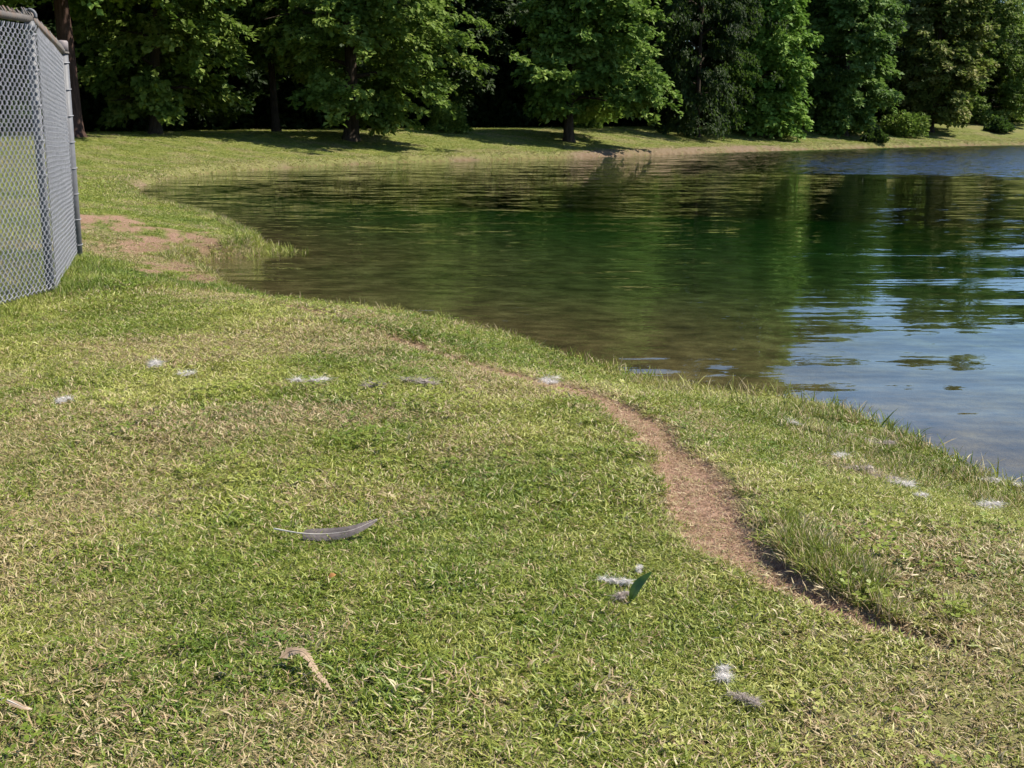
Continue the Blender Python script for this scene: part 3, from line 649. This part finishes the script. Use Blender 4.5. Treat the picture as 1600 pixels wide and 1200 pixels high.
# ------------------------------------------------------------------ feathers, down, leaves on the lawn
def catmull(pts, n):
    pts = [Vector(p) for p in pts]; pts = [pts[0]*2-pts[1]]+pts+[pts[-1]*2-pts[-2]]; out = []
    m = len(pts)-3
    for i in range(n+1):
        t = i/n*m; k = min(int(t), m-1); f = t-k; a, b, c, d = pts[k:k+4]
        out.append(.5*((2*b)+(c-a)*f+(2*a-5*b+4*c-d)*f*f+(3*b-a-3*c+d)*f**3))
    return out
def mat_vane(name, a, b, trans=.2):
    m = N(name); tc_ = m.n('ShaderNodeTexCoord').outputs['Object']; n = m.noise(60, tc_, 4); n2 = m.noise(420, tc_, 2)
    col = m.mix(m.maprange(n2, .4, .65, 0, .35), m.ramp(n, [(.3, a), (.7, b)]), tuple(x*.6 for x in a)); return m.done(m.thin(col, trans, .5, .3))
M_QUILL = mat_vane('quill', (.62, .55, .46), (.78, .72, .64), .1)
M_VANE = mat_vane('grey_vane', (.12, .10, .096), (.20, .17, .16)); M_TAN = mat_vane('tan_vane', (.40, .28, .18), (.56, .42, .29))
M_DOWN = mat_vane('white_down', (.74, .69, .65), (.86, .82, .78), .3); M_DOWN_GREY = mat_vane('grey_down', (.42, .35, .30), (.58, .50, .45), .3)
def feather(pts, wu, wl, start, vm, qm, label, tiltn, gap_seed, barbs=90, rag=1):
    g = random.Random(gap_seed); p0 = Vector(pts[0]); o = empty('feather', tuple(p0)); cur = catmull([Vector(p)-p0 for p in pts], 120); n = len(cur)-1
    MB().tube(cur[::3], [.0024*max(0, 1-i/34)**1.4+.0004 for i in range(len(cur[::3]))], 6).build('quill', qm, o)
    up = Vector(tiltn).normalized()
    for sgn, wd in ((1, wu), (-1, wl)):
        mb = MB(); lean = .0; b = 0
        while b < barbs:
            f = start+(1-start)*b/barbs; i = min(int(f*n), n-1); t = (cur[i+1]-cur[i]).normalized(); s = up.cross(t).normalized()*sgn; nn = t.cross(s)
            if g.random() < .035: b += g.choice((1, 2))
            env = math.sin(math.pi*min(1, .12+.88*((f-start)/(1-start)))**.62)**.55 if f < .995 else .1
            L_ = wd*max(env, .12)*g.uniform(1-.06*rag, 1+.05*rag); fl = g.uniform(-.1, .1)*rag if g.random() < .88 else g.uniform(-.7, .35)
            step = (1-start)*(cur[-1]-cur[0]).length/barbs*.75; slant = L_*(.9+fl)
            a0 = cur[i]-t*step; a1 = cur[i]+t*step; mid = s*L_*.55+t*slant*.45+up*.12*L_*(.4); tip = s*L_+t*slant-up*.05*L_
            mb.face([a0, a1, a1+mid, a0+mid]); mb.face([a0+mid, a1+mid, a1+tip, a0+tip*.99])
            b += 1
        mb.build('vane', vm, o, False)
    tag(o, label, 'feather'); return o
def over(u, v, h):
    p = at(u, v, h)
    for _ in range(5): p = at(u, v, gz(p[0], p[1])+h)
    return p
feather([over(428, 826, .024), over(470, 833, .022), over(510, 834, .024), over(550, 828, .034), over(590, 811, .058)], .020, .022, .27, M_VANE, M_QUILL,
        'long grey brown flight feather lying on the lawn with its tip raised', (-.05, -.62, .78), 4)
feather([over(436, 1029, .024), over(455, 1017, .036), over(477, 1021, .040), over(496, 1050, .030), over(520, 1080, .018)], .009, .011, .05, M_TAN, M_TAN,
        'curled tan feather arching out of the grass near the bottom left', (.3, -.5, .8), 9, 46, 5)
feather([over(-6, 1088, .02), over(16, 1096, .022), over(34, 1104, .02), over(50, 1108, .014)], .006, .006, .2, M_TAN, M_QUILL, 'small pale feather in the grass at the bottom left edge', (0, -.4, .9), 12, 40)
def down(u, v, wpx, label, seed, mat=M_DOWN, flat=.5, n=850):
    g = np.random.default_rng(seed); c = ground_at(u, v); s = 1.25*wpx*math.hypot(c[1], c[2]-CH)/F/2
    o = empty('down_tuft', (c[0], c[1], c[2]+.014)); mb = MB(); wr = max(.0007, .00020*c[1])
    ca = g.random()*3.14; cents = [np.array([math.cos(ca), math.sin(ca), 0])*g.normal(0, .55)*s+np.array([-math.sin(ca), math.cos(ca), 0])*g.normal(0, .22)*s+np.array([0, 0, g.uniform(-.008, .006)]) for _ in range(7)]
    for i in range(n):
        b = cents[min(g.integers(0, 7), g.integers(0, 7))]+g.normal(0, .12, 3)*s*np.array([1, 1, .25]); a = g.random()*6.28; e = g.uniform(-.2, .7); L_ = s*g.uniform(.15, .55); d = np.array([math.cos(a)*math.cos(e), math.sin(a)*math.cos(e), math.sin(e)*flat])
        cu = g.normal(0, .6, 3)*L_; sd2 = np.cross(d, g.normal(size=3)); sd2 /= np.linalg.norm(sd2); w_ = wr*g.uniform(.5, 1.3)
        pts = [b+d*L_*f+cu*f*f+np.array([0, 0, -.3*L_*f*f]) for f in (0, .35, .7, 1)]
        for k_ in range(3):
            wa, wb = w_*(1-.3*k_), w_*(1-.3*(k_+1)); mb.face([pts[k_]-sd2*wa, pts[k_]+sd2*wa, pts[k_+1]+sd2*wb, pts[k_+1]-sd2*wb])
    mb.build('barbs', mat, o, False)
    for i in range(3):                          # little body plumes with a curved blade
        b = cents[i]; a = g.random()*6.28; L_ = s*g.uniform(.22, .42); cv = MB(); d = Vector((math.cos(a), math.sin(a), .12)); sd2 = Vector((-math.sin(a), math.cos(a), .2)); B0 = Vector(b)
        prev = None
        for k_ in range(7):
            f = k_/6; w_ = L_*.30*math.sin(math.pi*min(1, .1+.86*f)); q = B0+d*L_*f+Vector((0, 0, .25*L_*math.sin(f*3)))
            cur_ = (q-sd2*w_+Vector((0, 0, .25*w_)), q, q+sd2*w_+Vector((0, 0, .25*w_)))
            if prev: cv.face([prev[0], prev[1], cur_[1], cur_[0]]); cv.face([prev[1], prev[2], cur_[2], cur_[1]])
            prev = cur_
        cv.build('plume', mat, o)
    tag(o, label, 'down'); return o
W_, G_ = M_DOWN, M_DOWN_GREY
for a in [
 (243, 574, 34, 'pale down tuft below the fence, leftmost on the lawn', 1, W_), (288, 588, 26, 'small pale down tuft just right of the leftmost one', 2, W_),
 (500, 597, 40, 'pale down tuft midway between the leftmost tufts and the grey one', 3, W_), (577, 605, 34, 'faint greyish down tuft just left of the largest grey tuft', 4, G_),
 (656, 601, 46, 'largest grey down tuft in the left middle of the lawn', 5, G_), (858, 598, 36, 'bright white down tuft beside the path at its upper bend', 6, W_),
 (1238, 664, 24, 'small whitish down tuft on the slope right of the path, nearest its bend', 7, W_), (1312, 716, 30, 'faint down tuft left of the long scattered patch on the right slope', 8, W_),
 (1354, 740, 56, 'wide thin patch of scattered down on the right slope', 9, G_), (1408, 758, 40, 'brightest white down tuft on the right slope', 10, W_),
 (1434, 778, 24, 'small white down tuft just below the brightest one on the right', 11, W_), (1538, 790, 46, 'large grey white down tuft near the right edge', 12, W_),
 (1554, 756, 30, 'white down tuft at the water edge on the far right', 13, W_), (1380, 697, 28, 'greyish down tuft high on the right slope near the water', 14, G_),
 (1482, 714, 40, 'straw coloured down patch on the right slope below the water edge', 15, G_),
 (960, 914, 30, 'grey white down tuft left of the upright green leaf', 17, W_), (1000, 896, 14, 'tiny white down tuft behind the upright green leaf', 18, W_), (972, 938, 26, 'greyish down tuft below the upright green leaf', 19, G_),
 (1130, 1062, 40, 'white down tuft near the bottom right, upper of a pair', 20, W_), (1168, 1102, 34, 'brownish grey down tuft near the bottom right, lower of a pair', 21, G_), (97, 630, 22, 'tiny pale down tuft at the left edge of the lawn', 22, W_)]:
    down(*a)
def blade_leaf(name, base, tip, wd, bow, nrm, mat, label, cat):
    b, t = Vector(base), Vector(tip); o = empty(name, tuple(b)); d = t-b; L_ = d.length; s = d.normalized().cross(Vector(nrm)).normalized(); nn = s.cross(d.normalized()); V = []; Fc = []
    K = 10
    for k_ in range(K+1):
        f = k_/K; w_ = wd*math.sin(math.pi*min(1, .06+.93*f**.85))**.8; q = d*f+nn*bow*math.sin(f*3.1)
        V += [q-s*w_+nn*w_*.35, q, q+s*w_+nn*w_*.35]
    for k_ in range(K):
        i = 3*k_; Fc += [(i, i+1, i+4, i+3), (i+1, i+2, i+5, i+4)]
    me = bpy.data.meshes.new('blade'); me.from_pydata(V, [], Fc); me.polygons.foreach_set('use_smooth', np.ones(len(Fc), bool)); me.materials.append(mat); link('blade', me, o)
    MB().tube([d*f+nn*(bow*math.sin(f*3.1)-.0008) for f in np.linspace(-.05, .95, 8)], [.0016-.0012*f for f in np.linspace(0, 1, 8)], 5).build('midrib', mat, o); tag(o, label, cat)
ml = N('broad_leaf'); M_BROAD = ml.done(ml.thin(ml.ramp(ml.noise(40, ml.n('ShaderNodeTexCoord').outputs['Object'], 4), [(.3, (.045, .10, .016)), (.7, (.09, .16, .03))]), .22, .4, .4))
mo = N('dry_leaf'); M_ORANGE = mo.done(mo.thin(mo.ramp(mo.noise(60, mo.n('ShaderNodeTexCoord').outputs['Object'], 4), [(.3, (.30, .13, .04)), (.7, (.42, .24, .09))]), .2, .6, .2))
b_ = ground_at(985, 940); blade_leaf('green_leaf', b_, b_+np.array([.052, .0, .078]), .015, .010, (-.65, -.55, .45), M_BROAD, 'upright broad green leaf standing in the lawn beside white down', 'leaf')
b_ = over(514, 902, .028); blade_leaf('dry_leaf', b_, b_+np.array([.017, .008, .004]), .007, .003, (0, -.5, .8), M_ORANGE, 'small orange dry leaf in the grass below the long feather', 'leaf')
